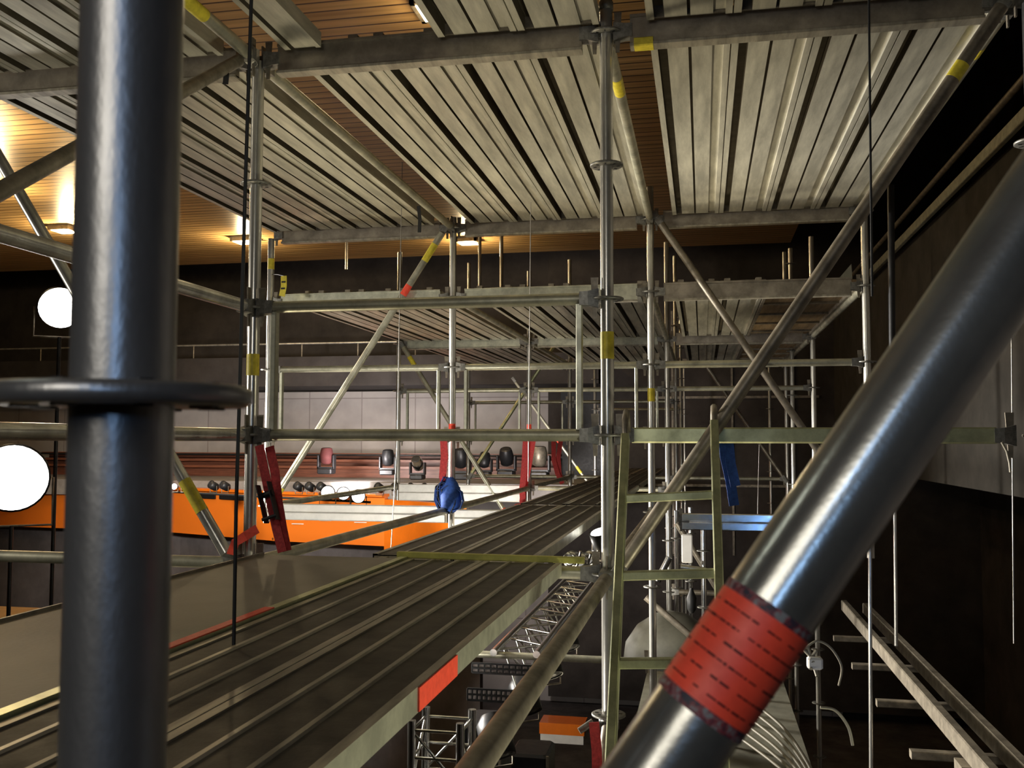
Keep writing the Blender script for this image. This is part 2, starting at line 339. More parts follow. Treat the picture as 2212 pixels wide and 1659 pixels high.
def ledger(A, B, label, cat='ledger', m=None, name='scaffold_ledger', r=RT, tapes=(), group=None, shape='tube'):
    A, B = Vector(A), Vector(B); d = (B-A).normalized(); t = thing(name, label, cat, A, group)
    a, b = A+d*.09, B-d*.09
    if shape == 'tube': MB().tube(a, b, r, 16).build('tube', m or LEDG, t)
    elif shape == 'deep':                        # deck bearer: web with top and bottom flange
        q = MB(); q.bar(a+Vector((0, 0, .0)), b, .030, .115); q.bar(a-Vector((0, 0, .058)), b-Vector((0, 0, .058)), .056, .012, 1); q.bar(a+Vector((0, 0, .052)), b+Vector((0, 0, .052)), .046, .012)
        q.build('web', [m or BEAM, RIB], t)
    elif shape == 'flat': MB().bar(a, b, .046, .056).build('rail', m or LEDG, t)
    for f0, f1, mm in tapes:
        p, q = A.lerp(B, f0), A.lerp(B, f1); rr = r+.0008 if shape == 'tube' else .034
        o = (MB().tube(p, q, rr, 16) if shape == 'tube' else MB().bar(p-Vector((0, 0, .05 if shape == 'deep' else 0)), q-Vector((0, 0, .05 if shape == 'deep' else 0)), .058, .032 if shape == 'deep' else .058)).build('tape_band', mm, t)
        o['label'] = 'yellow tape band' if mm is YEL else 'orange tape band'
    heads(t, A, B); return t
brc = MB().bar((-.053, 0, 0), (.06, 0, 0), .012, .046); brc.tube((-.022, -.014, 0), (-.022, .014, 0), .018, 12)
BHEAD = brc.mesh('pivot_head', CAST)
def brace(A, B, label, m=None, tapes=(), r=RT, seg=16):
    A, B = Vector(A), Vector(B); t = thing('diagonal_brace', label, 'brace', A)
    d = (B-A).normalized(); MB().tube(A+d*.05, B-d*.05, r, seg).build('tube', m or LEDG, t)
    heads(t, A, B, BHEAD)
    for f0, f1, mm in tapes:
        o = MB().tube(A.lerp(B, f0), A.lerp(B, f1), r+.001, seg).build('tape_band', mm, t); o['label'] = 'yellow tape band' if mm is YEL else 'orange tape band'
    return t

# ---- posts
NP = pD(265, 855, .464)
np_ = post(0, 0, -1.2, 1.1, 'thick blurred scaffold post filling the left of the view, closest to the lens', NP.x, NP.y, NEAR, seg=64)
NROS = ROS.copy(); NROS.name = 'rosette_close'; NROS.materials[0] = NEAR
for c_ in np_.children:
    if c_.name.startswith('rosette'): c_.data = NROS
post(-1, 1, -.62, 1.52, 'scaffold post at the left of the first frame, yellow band and red strap on it', tapes=[(.255, .085, YEL)], seg=28)
post(0, 1, -5.5, 2.6, 'tall scaffold post at the walkway edge beside the ladder, yellow band halfway', tapes=[(.30, .10, YEL)], joints=[1.62], seg=28)
post(1, 1, -5.5, 2.2, 'scaffold post at the far right edge where the first beam ends', x=1.118, m=BLKM)  # black metal puts the surrounding darkness into this post's colour
post(-2, 1, -.62, 2.1, 'scaffold post of the first frame hidden behind the near post')
post(-2, 2, -.60, 1.50, 'slim scaffold post just right of the strapped first post', tapes=[(1.27, .08, YEL), (.98, .03, YEL)])
post(-1, 2, -.75, 1.60, 'scaffold post with orange band left of centre and blue strap at its foot', tapes=[(.02, .10, ORT)], m=GALV)
post(0, 2, -5.5, 1.75, 'scaffold post right of the ladder-side post, in the second frame, small yellow band', tapes=[(.27, .09, YEL)])
post(1, 2, -.75, 1.62, 'scaffold post rising behind the long diagonal brace at right, second frame')
for c, tp in ((-2, ()), (-1, ((.10, .07, ORT),)), (0, ()), (1, ())):
    post(c, 3, -.62 if c < 0 else -5.5, 2.0 if c != -1 else 1.75, f'scaffold post in the {COLN[c]} line of the third frame, under the lower ceiling', tapes=tp, seg=14)
for c in (-2, -1, 0, 1):
    post(c, 4, -.62 if c < 0 else -5.5, 2.45, f'scaffold post in the {COLN[c]} line of the fourth frame, further down the walkway', tapes=((.1, .07, YEL),) if c == 1 else (), seg=12)
for c in (-1, 0, 1):
    post(c, 5, -.62 if c < 0 else -5.5, 2.5, f'scaffold post in the {COLN[c]} line of the fifth frame, near the walkway end', tapes=((.0, .07, YEL),) if c == -1 else (), seg=12)
for r in (6, 7): post(0, r, -5.5, 1.6, f'scaffold post in the middle line of the {ROWN[r]} frame, far down the walkway', seg=10)
E1 = pY(1711, 800, 11.2); post(1, 3, -5.5, 2.2, 'slim extra post with bright foot left of the right-hand third-frame post', E1.x, E1.y, tapes=(), seg=12)

# ---- deck bearers and ledgers across (X direction)
def xl(r, c0, c1, h, label, **k): return ledger((GX(c0), GY(r), GZ(h)), (GX(c1), GY(r), GZ(h)), label, **k)
BAYN = {-2: 'left', -1: 'centre', 0: 'right'}
for r, h, nm in ((1, 1.5, 'first frame, upper ceiling'), (2, 1.5, 'second frame, end of upper ceiling'),
                 (2, 1.0, 'second frame, front of lower ceiling'), (3, 1.0, 'third frame, lower ceiling'), (4, 1.0, 'fourth frame, lower ceiling')):
    for c in (-2, -1, 0):
        tp = ((.075, .125, YEL),) if (r, h, c) == (1, 1.5, 0) else ()
        xl(r, c, c+1, h, f'deep steel deck bearer, {BAYN[c]} bay of the {nm}', cat='beam', name='deck_bearer', shape='deep', tapes=tp, m=BEAM if h > 1.2 else SIDE if c < 0 else BEAM)
for r in (1, 3, 4):
    for c in (-2, -1):
        if (r, c) == (3, -2): continue
        xl(r, c, c+1, -.5, f'ledger under the walkway, {BAYN[c]} bay of the {ROWN[r]} frame', m=LEDG)
xl(1, 0, 1, 0, 'pale green flat rail crossing behind the ladder top to the right', cat='rail', name='scaffold_rail', shape='flat', m=ALU)
bl = ledger((GX(0)+.15, GY(2), GZ(-.55)), (GX(1), GY(2), GZ(-.55)), 'shiny aluminium beam glowing blue right of the ladder', cat='beam', name='aluminium_beam', shape='none')
q = MB(); q.bar((GX(0)+.2, GY(2), GZ(-.53)), (GX(1)-.08, GY(2), GZ(-.53)), .05, .054); q.bar((GX(0)+.2, GY(2), GZ(-.587)), (GX(1)-.08, GY(2), GZ(-.587)), .05, .054); q.build('double_rail', CHROME, bl)
xl(2, 0, 1, .5, 'thin ledger crossing the right bay of the second frame at chest height')
xl(3, 0, 1, .5, 'thin ledger crossing the right bay of the third frame at chest height')
for r in (3,): xl(r, 0, 1, -1.5, f'low ledger far below the ladder in the {ROWN[r]} frame', m=DULL)
xl(2, -1, 0, -1.5, 'low ledger under the walkway bearing the lighting truss')
xl(4, 0, 1, -.5, 'ledger at walkway height in the right bay of the fourth frame')

# ---- ledgers in depth (Y direction)
def yl(c, r0, r1, h, label, **k): return ledger((GX(c), GY(r0), GZ(h)), (GX(c), GY(r1), GZ(h)), label, **k)
for c, nm in ((-1, 'left'), (0, 'middle'), (1, 'right')):
    yl(c, 1, 2, 1.5, f'ledger running back under the upper ceiling along the {nm} posts', tapes=((.14, .2, YEL),) if c == 0 else ((.12, .15, YEL),) if c == 1 else ())
    if c != 0: yl(c, 0, 1, 1.5, f'ledger overhead coming forward from the {nm} post of the first frame', tapes=((.8, .86, YEL),) if c == -1 else ())
    for r in (2, 3): yl(c, r, r+1, 1.0, f'ledger under the lower ceiling along the {nm} posts, {"nearer" if r == 2 else "farther"} section')
ledger((GX(0), GY(0)+.3, GZ(-.51)), (GX(0), GY(1), GZ(-.51)), 'large ledger running from the lower front edge to the ladder-side post', m=DULL)
yl(0, 1, 2, -.5, 'dark ledger beyond the ladder along the walkway right edge', m=DULL)
for r in (1, 2, 3): yl(-1, r, r+1, -.5, f'ledger along the walkway left edge from the {ROWN[r]} to the {ROWN[r+1]} frame')
yl(-2, 2, 3, -.5, 'outer ledger at floor height left of the walkway', m=LEDG)
for h, nm in ((.5, 'upper'), (0, 'lower')):
    yl(-1, 0, 1, h, f'{nm} side guard rail passing behind the near post', cat='rail', name='guard_rail', m=GALV)

# ---- guardrail frames: top and bottom rail with two flat uprights
def gframe(A, B, label, off=.10, m=None):
    A, B = Vector(A), Vector(B); d = (B-A).normalized(); t = thing('guardrail_frame', label, 'railing', A)
    for nm, h in (('top_rail', .5), ('bottom_rail', 0)):
        MB().tube(A+d*.07+Vector((0, 0, h)), B-d*.07+Vector((0, 0, h)), RT*.95, 14).build(nm, m or LEDG, t)
    for p in (A+d*off, B-d*off): MB().bar(p+Vector((0, 0, .02)), p+Vector((0, 0, .48)), .036, .022, up=d).build('upright', SIDE, t)
    for p, q in ((A, B), (B, A)):
        for h in (0, .5):
            dd = q-p; link('wedge_head', HEAD, t, p-A+Vector((0, 0, h)), (0, 0, math.atan2(dd.y, dd.x)))
    return t
for r in (1, 2, 3, 4, 5):
    for c in ((-1,) if r in (1, 5) else (-2, -1)):
        gframe((GX(c), GY(r)-.02*(r == 1), GZ(0)), (GX(c+1), GY(r)-.02*(r == 1), GZ(0)), f'guardrail frame with two flat uprights, {BAYN[c]} bay of the {ROWN[r]} frame')
up = pX(510, 800, GX(-1)-.01)
solid('rail_upright', MB().bar((up.x, up.y, GZ(.02)), (up.x, up.y, GZ(.48)), .022, .036), SIDE, 'flat upright between the two side rails just left of the strapped post', 'rail upright')

# ---- diagonal braces
P = lambda c, r, h, dy=0, dx=0: (GX(c)+dx, GY(r)+dy, GZ(h))
brace(P(0, 1, -.5, -.053, .03), P(1, 1, 1.5, -.053, -.02), 'long diagonal brace rising from the ladder-side post to the upper right corner', DULL, tapes=((.86, .885, YEL),), seg=24)
brace(P(-1, 1, -.5, -.04, -.05), P(-2, 1, 1.5, -.04, .03), 'pale diagonal brace behind the near post, yellow mark above its foot', GALV, tapes=((.10, .16, YEL),))
brace(P(-1, 1, 1.5, -.05, -.04), P(-1, 0, -.5, .05, -.04), 'dark diagonal brace crossing the upper left in front of the ceiling', DULL)
brace(P(-1, 2, 1.5, -.053, -.04), P(-2, 2, -.5, -.053, .05), 'slanting brace in the left bay with an orange band near its top', LEDG, tapes=((.205, .24, ORT), (.06, .12, YEL), (.93, .97, YEL)))
brace(P(0, 2, 1.5, -.053, .05), P(1, 2, -.5, -.053, -.05), 'dark brace falling to the right from the second middle post', DULL)
brace(P(-2, 3, 1.0, -.053, .04), P(-1, 3, -.8, -.053, -.2), 'brace falling right in the third frame with an orange tag at its foot', LEDG, tapes=((.95, .99, ORT), (.08, .13, YEL)))
brace(P(-2, 4, -.5, -.053, .04), P(-1, 4, 1.5, -.053, -.04), 'yellowish brace leaning right in the fourth frame before the concrete wall', ALU)
brace(P(0, 4, 1.5, -.053, .04), P(1, 4, -.5, -.053, -.04), 'thin dark brace falling right in the fourth frame, right bay', DULL)
brace(P(-2, 5, 1.0, -.053, .04), P(-1, 5, -.8, -.053, -.04), 'far thin brace with a small orange band before the black doorway', LEDG, tapes=((.55, .59, ORT), (.8, .86, YEL)))
brace(P(0, 1, -1.0, .05, .0), P(0, 0, -2.8, .2, .0), 'dark brace dropping toward the viewer below the walkway post', DULL)
# the close one with the red tape
B0 = pD(1400, 1700, .478); Bt = pD(1795, 1118, .49); dB = (Bt-B0).normalized()
t = thing('diagonal_brace', 'large close diagonal brace with red printed tape, crossing the right side', 'brace', B0-dB*.25)
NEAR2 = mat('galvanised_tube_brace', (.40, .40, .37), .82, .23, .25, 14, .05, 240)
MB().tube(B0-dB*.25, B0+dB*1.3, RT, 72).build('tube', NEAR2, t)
u = dB.orthogonal().normalized()
ta = pD(1505, 1505, .478); s0 = (ta-B0).dot(dB); tb = pD(1660, 1330, .48); s1 = (tb-B0).dot(dB)
def band(sa, sb, r, name, m, lab):
    o = MB().lathe(B0+dB*sa, dB, [(0, r), (sb-sa, r)], 72).build(name, m, t); o['label'] = lab; return o
band(s0-.006, s0+.002, RT+.0004, 'tape_residue', RESI, 'dark smeared glue below the tape')
band(s1-.002, s1+.005, RT+.0004, 'tape_residue', RESI, 'dark smeared glue above the tape')
tp = band(s0, s1, RT+.0007, 'tape_wrap', ORT, 'bright red warning tape')
pm = MB(); w2 = dB.cross(u); rr = RT+.0011
for k in range(6):
    sc = s0+(s1-s0)*(.10+.155*k); a = random.uniform(0, .5)
    while a < 2*PI:
        ln = random.uniform(.05, .22); th = random.uniform(.0007, .0013)
        n = max(2, int(ln/.04)); vs = []
        for i in range(n+1):
            an = a+ln*i/n
            for ss in (sc-th/2, sc+th/2): vs.append(B0+dB*ss+(u*math.cos(an)+w2*math.sin(an))*rr)
        pm.add(vs, [(2*i, 2*i+1, 2*i+3, 2*i+2) for i in range(n)]); a += ln+random.choice((.02, .03, .03, .05, .2))
o = pm.build('printed_lines', INK, tp, B0); o.location = Vector(t['_o'])*0; o.parent = tp
o.data.transform(Matrix.Translation(B0-Vector(t['_o'])))
o['label'] = 'lines of worn dark print'

# ---- ceiling decks
k_ = .305/.315
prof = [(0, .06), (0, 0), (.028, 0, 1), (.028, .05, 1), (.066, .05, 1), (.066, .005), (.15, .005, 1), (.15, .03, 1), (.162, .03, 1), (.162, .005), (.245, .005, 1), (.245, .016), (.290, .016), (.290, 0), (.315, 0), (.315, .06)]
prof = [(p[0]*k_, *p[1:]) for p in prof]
DL = 2.97
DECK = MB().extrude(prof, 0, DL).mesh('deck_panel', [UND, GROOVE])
ec = MB().box((.1525, .0, .032), (.30, .012, .05)); ec.bar((.05, 0, .055), (.05, -.05, .055), .04, .02); ec.bar((.255, 0, .055), (.255, -.05, .055), .04, .02)
ENDC = ec.mesh('deck_end_cap', [DULL])
ORD = ['first', 'second', 'third', 'fourth']
def cdeck(x, y, z, label, group):
    t = thing('ceiling_deck', label, 'deck', (x, y, z), group)
    link('deck_panel', DECK, t); link('deck_end_cap', ENDC, t); link('deck_end_cap', ENDC, t, (.305, DL, 0), (0, 0, PI)); return t
XS = {-2: -3.10, -1: -1.595, 0: -.185}
for r, z, nm, g in ((1, GZ(1.5)+.015, 'upper ceiling beyond the first beam', 'upper ceiling decks'), (0, GZ(1.5)+.015, 'overhead ceiling nearest the lens', 'overhead decks'),
                    (2, GZ(1.0)+.015, 'lower ceiling nearer half', 'lower ceiling decks'), (3, GZ(1.0)+.015, 'lower ceiling farther half', 'far lower ceiling decks')):
    for c in (-2, -1, 0):
        for i in range(4):
            if r == 0 and c == -1 and i < 2: continue
            if r >= 2 and c == 0 and i >= 2: continue
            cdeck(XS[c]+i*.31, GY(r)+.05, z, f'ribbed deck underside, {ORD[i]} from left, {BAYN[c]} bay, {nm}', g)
# boarded part of the lower ceiling at right
WOOD = mat('brown_board', (.30, .20, .10), 0, .6, .4, 6, stretch=(5, .4, 1))
for r in (2, 3):
    for i in range(2):
        x = XS[0]+(i+2)*.31
        t = thing('timber_deck', f'brown boarded deck, {("left", "right")[i]} one of two, right bay of lower ceiling, {("nearer", "farther")[r-2]} half', 'deck', (x, GY(r)+.05, GZ(1.0)+.015))
        q = MB().box((x+.15, GY(r)+.05+DL/2, GZ(1.0)+.045), (.30, DL, .02), 0); q.build('board', WOOD, t)
        for dx in (.015, .285): MB().bar((x+dx, GY(r)+.05, GZ(1.0)+.035), (x+dx, GY(r)+.05+DL, GZ(1.0)+.035), .026, .05).build('side_rail', DULL, t)
        for k in range(5): MB().bar((x+.03, GY(r)+.3+k*.62, GZ(1.0)+.028), (x+.27, GY(r)+.3+k*.62, GZ(1.0)+.028), .03, .02).build('cross_batten', DULL, t)
# narrow plank beside the overhead opening
t = thing('steel_plank', 'narrow steel plank along the left edge of the overhead opening', 'plank', (-1.60, GY(0)+.05, GZ(1.5)+.015))
link('plank_panel', MB().extrude([(0, .06), (0, 0), (.025, 0, 1), (.025, .035, 1), (.04, .035, 1), (.04, .005), (.13, .005), (.13, 0), (.15, 0), (.15, .06)], 0, DL).mesh('plank_panel', [UND, GROOVE]), t)

# ---- walkway decks: dark tread with bright ribs, pale side rails
def wdeck(x0, x1, y0, y1, zt, label, tape=None):
    t = thing('walkway_deck', label, 'deck', (x0, y0, zt-.042)); wd = x1-x0; e = .02
    p = [(x0, zt-.042), (x0, zt+.004, 1), (x0+e, zt+.004, 1), (x0+e, zt)]
    for f in (1/3, 2/3):
        xm = x0+wd*f; p += [(xm-.007, zt, 1), (xm-.005, zt+.005, 1), (xm+.005, zt+.005, 1), (xm+.007, zt)]
    p += [(x1-e, zt, 1), (x1-e, zt+.004, 1), (x1, zt+.004, 2), (x1, zt-.042, 2), (x1-.03, zt-.042), (x1-.03, zt-.03), (x0+.03, zt-.03), (x0+.03, zt-.042, 2)]
    p = p[::-1]; p = [(a[0], a[1], p[(i+1) % len(p)][2] if len(p[(i+1) % len(p)]) > 2 else 0) for i, a in enumerate(p)]
    MB().extrude(p, y0, y1).build('tread_panel', [TOP, RIB, SIDE], t)
    for y, s in ((y0+.006, -1), (y1-.006, 1)):
        q = MB().box(((x0+x1)/2, y, zt-.022), (wd-.01, .012, .036))
        for dx in (.05, wd-.05): q.bar((x0+dx, y, zt-.02), (x0+dx, y+s*.05, zt-.02), .035, .03)
        q.build('deck_end_cap', DULL, t)
    if tape:
        xa, ya, yb = tape; o = MB().box((xa, (ya+yb)/2, zt-.019), (.004, yb-ya, .042)).build('tape_mark', ORT, t); o['label'] = 'orange tape on the side rail'
    return t
ZD = -.44
wdeck(-.785, -.50, .45, 3.43, ZD, 'dark ribbed walkway deck in the foreground with orange tape on its right edge', (-.4985, 1.66, 1.93))
wdeck(-1.07, -.788, .45, 3.43, ZD, 'dark ribbed walkway deck in the foreground beside the grey plate', None)
for r in (1, 2, 3, 4):
    nm = {1: 'beyond the yellow bar', 2: 'in the second span ahead', 3: 'in the third span ahead', 4: 'at the far end of the walkway'}[r]
    wdeck(-.935, -.62, GY(r)+.06, GY(r+1)-.06, ZD, f'dark ribbed walkway deck {nm}, right-hand board')
    wdeck(-1.255, -.94, GY(r)+.06, GY(r+1)-.06, ZD, f'dark ribbed walkway deck {nm}, left-hand board')
solid('deck_lock_bar', MB().bar((-1.12, 3.45, ZD+.016), (-.42, 3.45, ZD+.012), .03, .022), mat('yellow_green_metal', (.52, .50, .12), .4, .4, .3, 12), 'narrow yellow-green bar lying across the walkway decks', 'bar')
# smooth plate at left with a pale lip and an orange mark
t = thing('chequer_plate', 'wide grey metal plate left of the ribbed walkway, reflecting the post', 'plate', (-1.39, 2, ZD-.02))
MB().box((-1.395, 1.98, ZD-.008), (.56, 3.0, .012)).build('plate', CHEQ, t)
MB().box((-1.092, 1.98, ZD-.004), (.026, 3.0, .030)).build('edge_lip', ALU, t)
o = MB().box((-1.092, 2.06, ZD+.0125), (.027, .50, .003)).build('tape_mark', ORT, t); o['label'] = 'orange tape on the lip'
MB().box((-1.675, 1.98, ZD-.004), (.008, 3.0, .022)).build('edge_lip', DULL, t)

# ---- ladder
lt, lb = pY(1351, 945, 3.36), pY(1319, 1640, 2.68); rtp = pY(1543, 935, 3.36); rb = rtp+(lb-lt)
ext = (lb-lt)*.25
t = thing('ladder', 'greenish aluminium ladder hanging from the flat rail right of the walkway post', 'ladder', lb+ext)
MB().bar(lt, lb+ext, .028, .05, up=(0, 1, 0)).build('stile', ALU, t); MB().bar(rtp+Vector((0, 0, .03)), rb+ext, .028, .05, up=(0, 1, 0)).build('stile', ALU, t)
for yy in (1075, 1247, 1432, 1640):
    best = min(range(0, 126), key=lambda i: abs((lambda p: 829.5-FPX*p.dot(Up)/p.dot(Fw))(lt.lerp(lb, i/100))-yy))/100
    MB().bar(lt.lerp(lb, best)+Vector((.01, 0, 0)), rtp.lerp(rb, best)-Vector((.01, 0, 0)), .034, .028).build('rung', ALU, t)
for p in (lt, rtp):
    MB().path([p+Vector((0, 0, 0)), p+Vector((0, .0, .06)), p+Vector((0, .05, .09)), p+Vector((0, .10, .06)), p+Vector((0, .10, .02))], .012).build('hook', DULL, t)

# ------------------------------------------------------------------ the hall
struct('floor', MB().box((-6, 8, -5.6), (34, 36, .2)), DARKF)
struct('ceiling', MB().box((-9.6, 6.4, 3.75), (22.4, 22.8, .3)), TIMB)
struct('ceiling_void', MB().box((-6, 8, 8.1), (34, 36, .2)), DWALL)
struct('wall_back', MB().box((-7.4, 20.6, -2.2), (20.2, .4, 6.6)), BLOCK)
struct('wall_back_upper', MB().box((-6, 21.2, 4.0), (34, .4, 8.0)), DWALL)
struct('wall_back_right', MB().box((1.3, 20.3, 1.2), (9.0, .6, 13)), DWALL)
struct('wall_right', MB().box((2.75, 9.5, 1.03), (.3, 24, 2.98)), RWALL)
struct('wall_right_recess', MB().box((5.4, 9, 1.2), (.3, 30, 13.4)), DWALL)
struct('wall_left', MB().box((-22, 8, 1.2), (.4, 36, 13.4)), DWALL)
struct('wall_front', MB().box((-6, -9.5, 1.2), (34, .4, 13.4)), DWALL)
struct('door_1', MB().box((-2.42, 20.0, -.2), (1.0, .12, 2.6)), BLKM)
# seams of dark panels on the right part of the back wall
q = MB()
for x in (-.6, .6, 1.8): q.box((x, 19.98, .2), (.04, .04, 5))
q.box((.6, 19.98, .9), (3.4, .05, .05)); q.box((.6, 19.98, -.9), (3.4, .05, .05)); struct('trim_1', q, DULL)
# upper gallery slab with rail
struct('gallery_slab', MB().box((-9.5, 19.6, 1.45), (15, 1.6, .62)), mat('gallery_slab_plaster', (.035, .03, .03), 0, .8, .3, 2))
t = thing('gallery_rail', 'thin handrail high along the upper gallery before the dark wall', 'railing', (-9.5, 18.9, 1.76))
MB().tube((-16, 18.9, 2.05), (-3.2, 18.9, 2.05), .022, 8).build('handrail', GALV, t)
for k in range(11): MB().tube((-15.8+k*1.25, 18.9, 1.76), (-15.8+k*1.25, 18.9, 2.05), .016, 6).build('baluster', DULL, t)
# lower gallery: floor, benches, handrail
struct('gallery_floor', MB().box((-9.0, 18.7, -.93), (15.6, 3.4, .3)), mat('gallery_floor_grey', (.36, .33, .31), 0, .6, .3, 3))
for k in range(3):
    y = 19.9-.35*k; z = -.30-.13*k
    t = thing('bench', f'red-brown timber gallery bench, {("back", "middle", "front")[k]} row below the concrete wall', 'bench', (-9, y, -.78))
    MB().box((-9, y, z), (12.2, .30, .05)).build('seat', SEATW, t); MB().box((-9, y+.13, (z-.78)/2), (12.2, .03, z+.78)).build('back_panel', SEATW, t)
t = thing('gallery_handrail', 'black handrail with short posts along the gallery benches', 'railing', (-9, 18.95, -.78))
MB().tube((-15, 18.95, -.30), (-3.2, 18.95, -.30), .02, 8).build('handrail', BLKM, t)
for k in range(17): MB().bar((-14.8+k*.71, 18.95, -.78), (-14.8+k*.71, 18.95, -.30), .035, .035).build('baluster', BLKM, t)
# orange parapet (bent in plan) with its grey underside wall
def poly_wall(pts, z0, z1, th):
    q = MB()
    for (xa, ya), (xb, yb) in zip(pts, pts[1:]):
        q.add([(xa, ya, z0), (xb, yb, z0), (xb, yb, z1), (xa, ya, z1), (xa, ya+th, z0), (xb, yb+th, z0), (xb, yb+th, z1), (xa, ya+th, z1)],
              [(0, 1, 2, 3), (7, 6, 5, 4), (3, 2, 6, 7), (0, 4, 5, 1), (0, 3, 7, 4), (1, 5, 6, 2)])
    return q
pp = [(-19, 17.9), (-14.7, 17.37), (-9.97, 16.79), (-7.35, 15.75), (-5.23, 15.36)]
def pl(): 
    t = thing('balcony_parapet', 'long glossy orange balcony front sweeping behind the posts at left', 'parapet', (-10, 16.8, -1.76))
    poly_wall(pp, -1.76, -.93, .18).build('front_panel', ORP, t)
    q = MB()
    for (xa, ya), (xb, yb) in zip(pp, pp[1:]): q.bar((xa, ya+.06, -.92), (xb, yb+.06, -.92), .26, .05)
    q.build('coping', ORG, t)
    for f in (.1, .22, .34, .48, .63, .8):
        i = 2; xa, ya = pp[3]; xb, yb = pp[4]; x = xa+(xb-xa)*f; y = ya+(yb-ya)*f-.012
        if int(f*100) % 2 == 0: MB().box((x, y, -1.35+.1*math.sin(f*20)), (.26, .01, .014)).build('scuff', WHITEP, t)
    for f in (.30, .62):
        xa, ya = pp[2]; xb, yb = pp[3]; x = xa+(xb-xa)*f; y = ya+(yb-ya)*f
        MB().bar((x-.36, y+.36*.397-.03, -1.03), (x+.36, y-.36*.397-.03, -1.03), .03, .10).build('slot_window', BLKM, t)
    return t
pl()
t = thing('balcony_parapet', 'yellow-orange balcony end face behind the strap post foot', 'parapet', (-4.4, 14.9, -1.9))
poly_wall([(-5.23, 15.36), (-3.6, 14.3)], -1.9, -.98, .18).build('front_panel', ORG, t)
struct('wall_balcony_lower', poly_wall([(-19, 18.2), (-14.7, 17.67), (-9.97, 17.1), (-7.35, 16.05), (-5.23, 15.66), (-3.4, 14.6)], -5.5, -1.70, .2), mat('dark_grey_wall', (.12, .105, .105), 0, .8, .4, 1.2))
struct('terrace_floor', MB().box((-10.5, 9.0, -2.35), (5.0, 5.0, .2)), TANF)
ALB = mat('white_lit_aluminium', (.80, .78, .73), .3, .42, .12, 9)
for r, c, zc, hh, lab in ((2, -2, -.515, .058, 'bright white aluminium double beam at floor height between the strapped post and the blue bundle'), (2, -1, -.535, .058, 'pale aluminium double beam just right of the blue strap bundle, partly under the walkway'),
                          (3, -2, -.535, .085, 'white aluminium double beam further back, right of the outer third-frame post')):
    t = thing('aluminium_beam', lab, 'beam', (GX(c), GY(r), zc-hh))
    q = MB(); x1 = GX(c+1)-.03 if c < -1 else GX(-1)+.5
    q.bar((GX(c)+.04, GY(r)-.05, zc+hh*.51), (x1, GY(r)-.05, zc+hh*.51), .05, hh*.97); q.bar((GX(c)+.04, GY(r)-.05, zc-hh*.51), (x1, GY(r)-.05, zc-hh*.51), .05, hh*.97)
    q.build('double_rail', ALB, t)
    for x in (GX(c)+.05, x1-.01): MB().bar((x, GY(r)-.05, zc-hh), (x, GY(r)-.05, zc+hh), .052, .03, up=(0, 1, 0)).build('end_plate', DULL, t)
# ---- lamps
def flood(c, aim, w_, h_, label, mast):
    t = thing('floodlight', label, 'floodlight', mast)
    d = (Vector(aim)-Vector(c)).normalized(); rot = d.to_track_quat('-Y', 'Z').to_matrix()
    c = Vector(c)
    MB().lathe(c-d*.18, d, [(0, w_*.25), (.06, w_*.46), (.17, w_*.5), (.18, w_*.47)], 28).build('housing', BLKM, t)
    MB().lathe(c, d, [(0, w_*.47), (.02, w_*.43), (.035, w_*.25)], 28).build('lens', LAMPF, t)
    sd = d.cross(Vector((0, 0, 1))).normalized()
    y = MB(); y.path([c-d*.06+sd*(w_/2+.02), c-d*.06+sd*(w_/2+.02)-Vector((0, 0, h_*.7)), c-d*.06-sd*(w_/2+.02)-Vector((0, 0, h_*.7)), c-d*.06-sd*(w_/2+.02)], .012); y.build('yoke', DULL, t)
    MB().tube(c-d*.06-Vector((0, 0, h_*.7)), (c.x-d.x*.06, c.y-d.y*.06, mast[2]), .018, 10).build('stand_tube', BLKM, t)
    return t
flood(pD(130, 665, 9.0), (0, 0, 0), .40, .40, 'blazing white floodlight left of the near post', (-5.9, 7.9, -5.5))
flood(pD(28, 1032, 8.6), (0, 0, 0), .62, .62, 'very bright floodlight at the lower left edge before the orange balcony', (-5.6, 7.1, -5.5))
def par(c, d, r, label, lit, group=None, name='par_lamp'):
    c = Vector(c); d = Vector(d).normalized(); t = thing(name, label, 'lamp', c-Vector((0, 0, r*1.6)), group)
    MB().lathe(c-d*r*2.4, d, [(0, r*.55), (r*.5, r*.95), (r*2.4, r), (r*2.4, r*.9), (r*2.2, r*.88)], 18).build('housing', BLKM, t)
    MB().lathe(c-d*.19*r, d, [(0, r*.87), (.012, r*.8), (.02, r*.4)], 18).build('lens', LAMPS if lit else GLASS, t)
    sd = d.cross(Vector((0, 0, 1))).normalized()
    MB().path([c-d*r+sd*r*1.1, c-d*r+sd*r*1.1+Vector((0, 0, -r*1.6)), c-d*r-sd*r*1.1+Vector((0, 0, -r*1.6)), c-d*r-sd*r*1.1], .008, 6).build('yoke', DULL, t)
for (x, y, rr), nm in zip(((708, 1064, .10), (742, 1066, .095), (774, 1072, .10)), ('left', 'middle', 'right')):
    p = pY(x, y, 12.4); par(p, -p, rr, f'{nm} of three round white lamps glowing in a row above the white beam', True)
for (x, y, rr), nm in zip(((404, 1045, .075), (376, 1051, .05)), ('larger glowing lamp just right of the near post above the orange front', 'small glowing lamp half hidden by the near post')):
    p = pY(x, y, 13.0); par(p, -p, rr, nm, True)
t = thing('lighting_bar', 'thin bar carrying the row of small lamps above the orange front', 'bar', pY(600, 1075, 12.55))
MB().tube(pY(360, 1062, 13.2), pY(800, 1085, 12.5), .016, 8).build('bar_tube', BLKM, t)
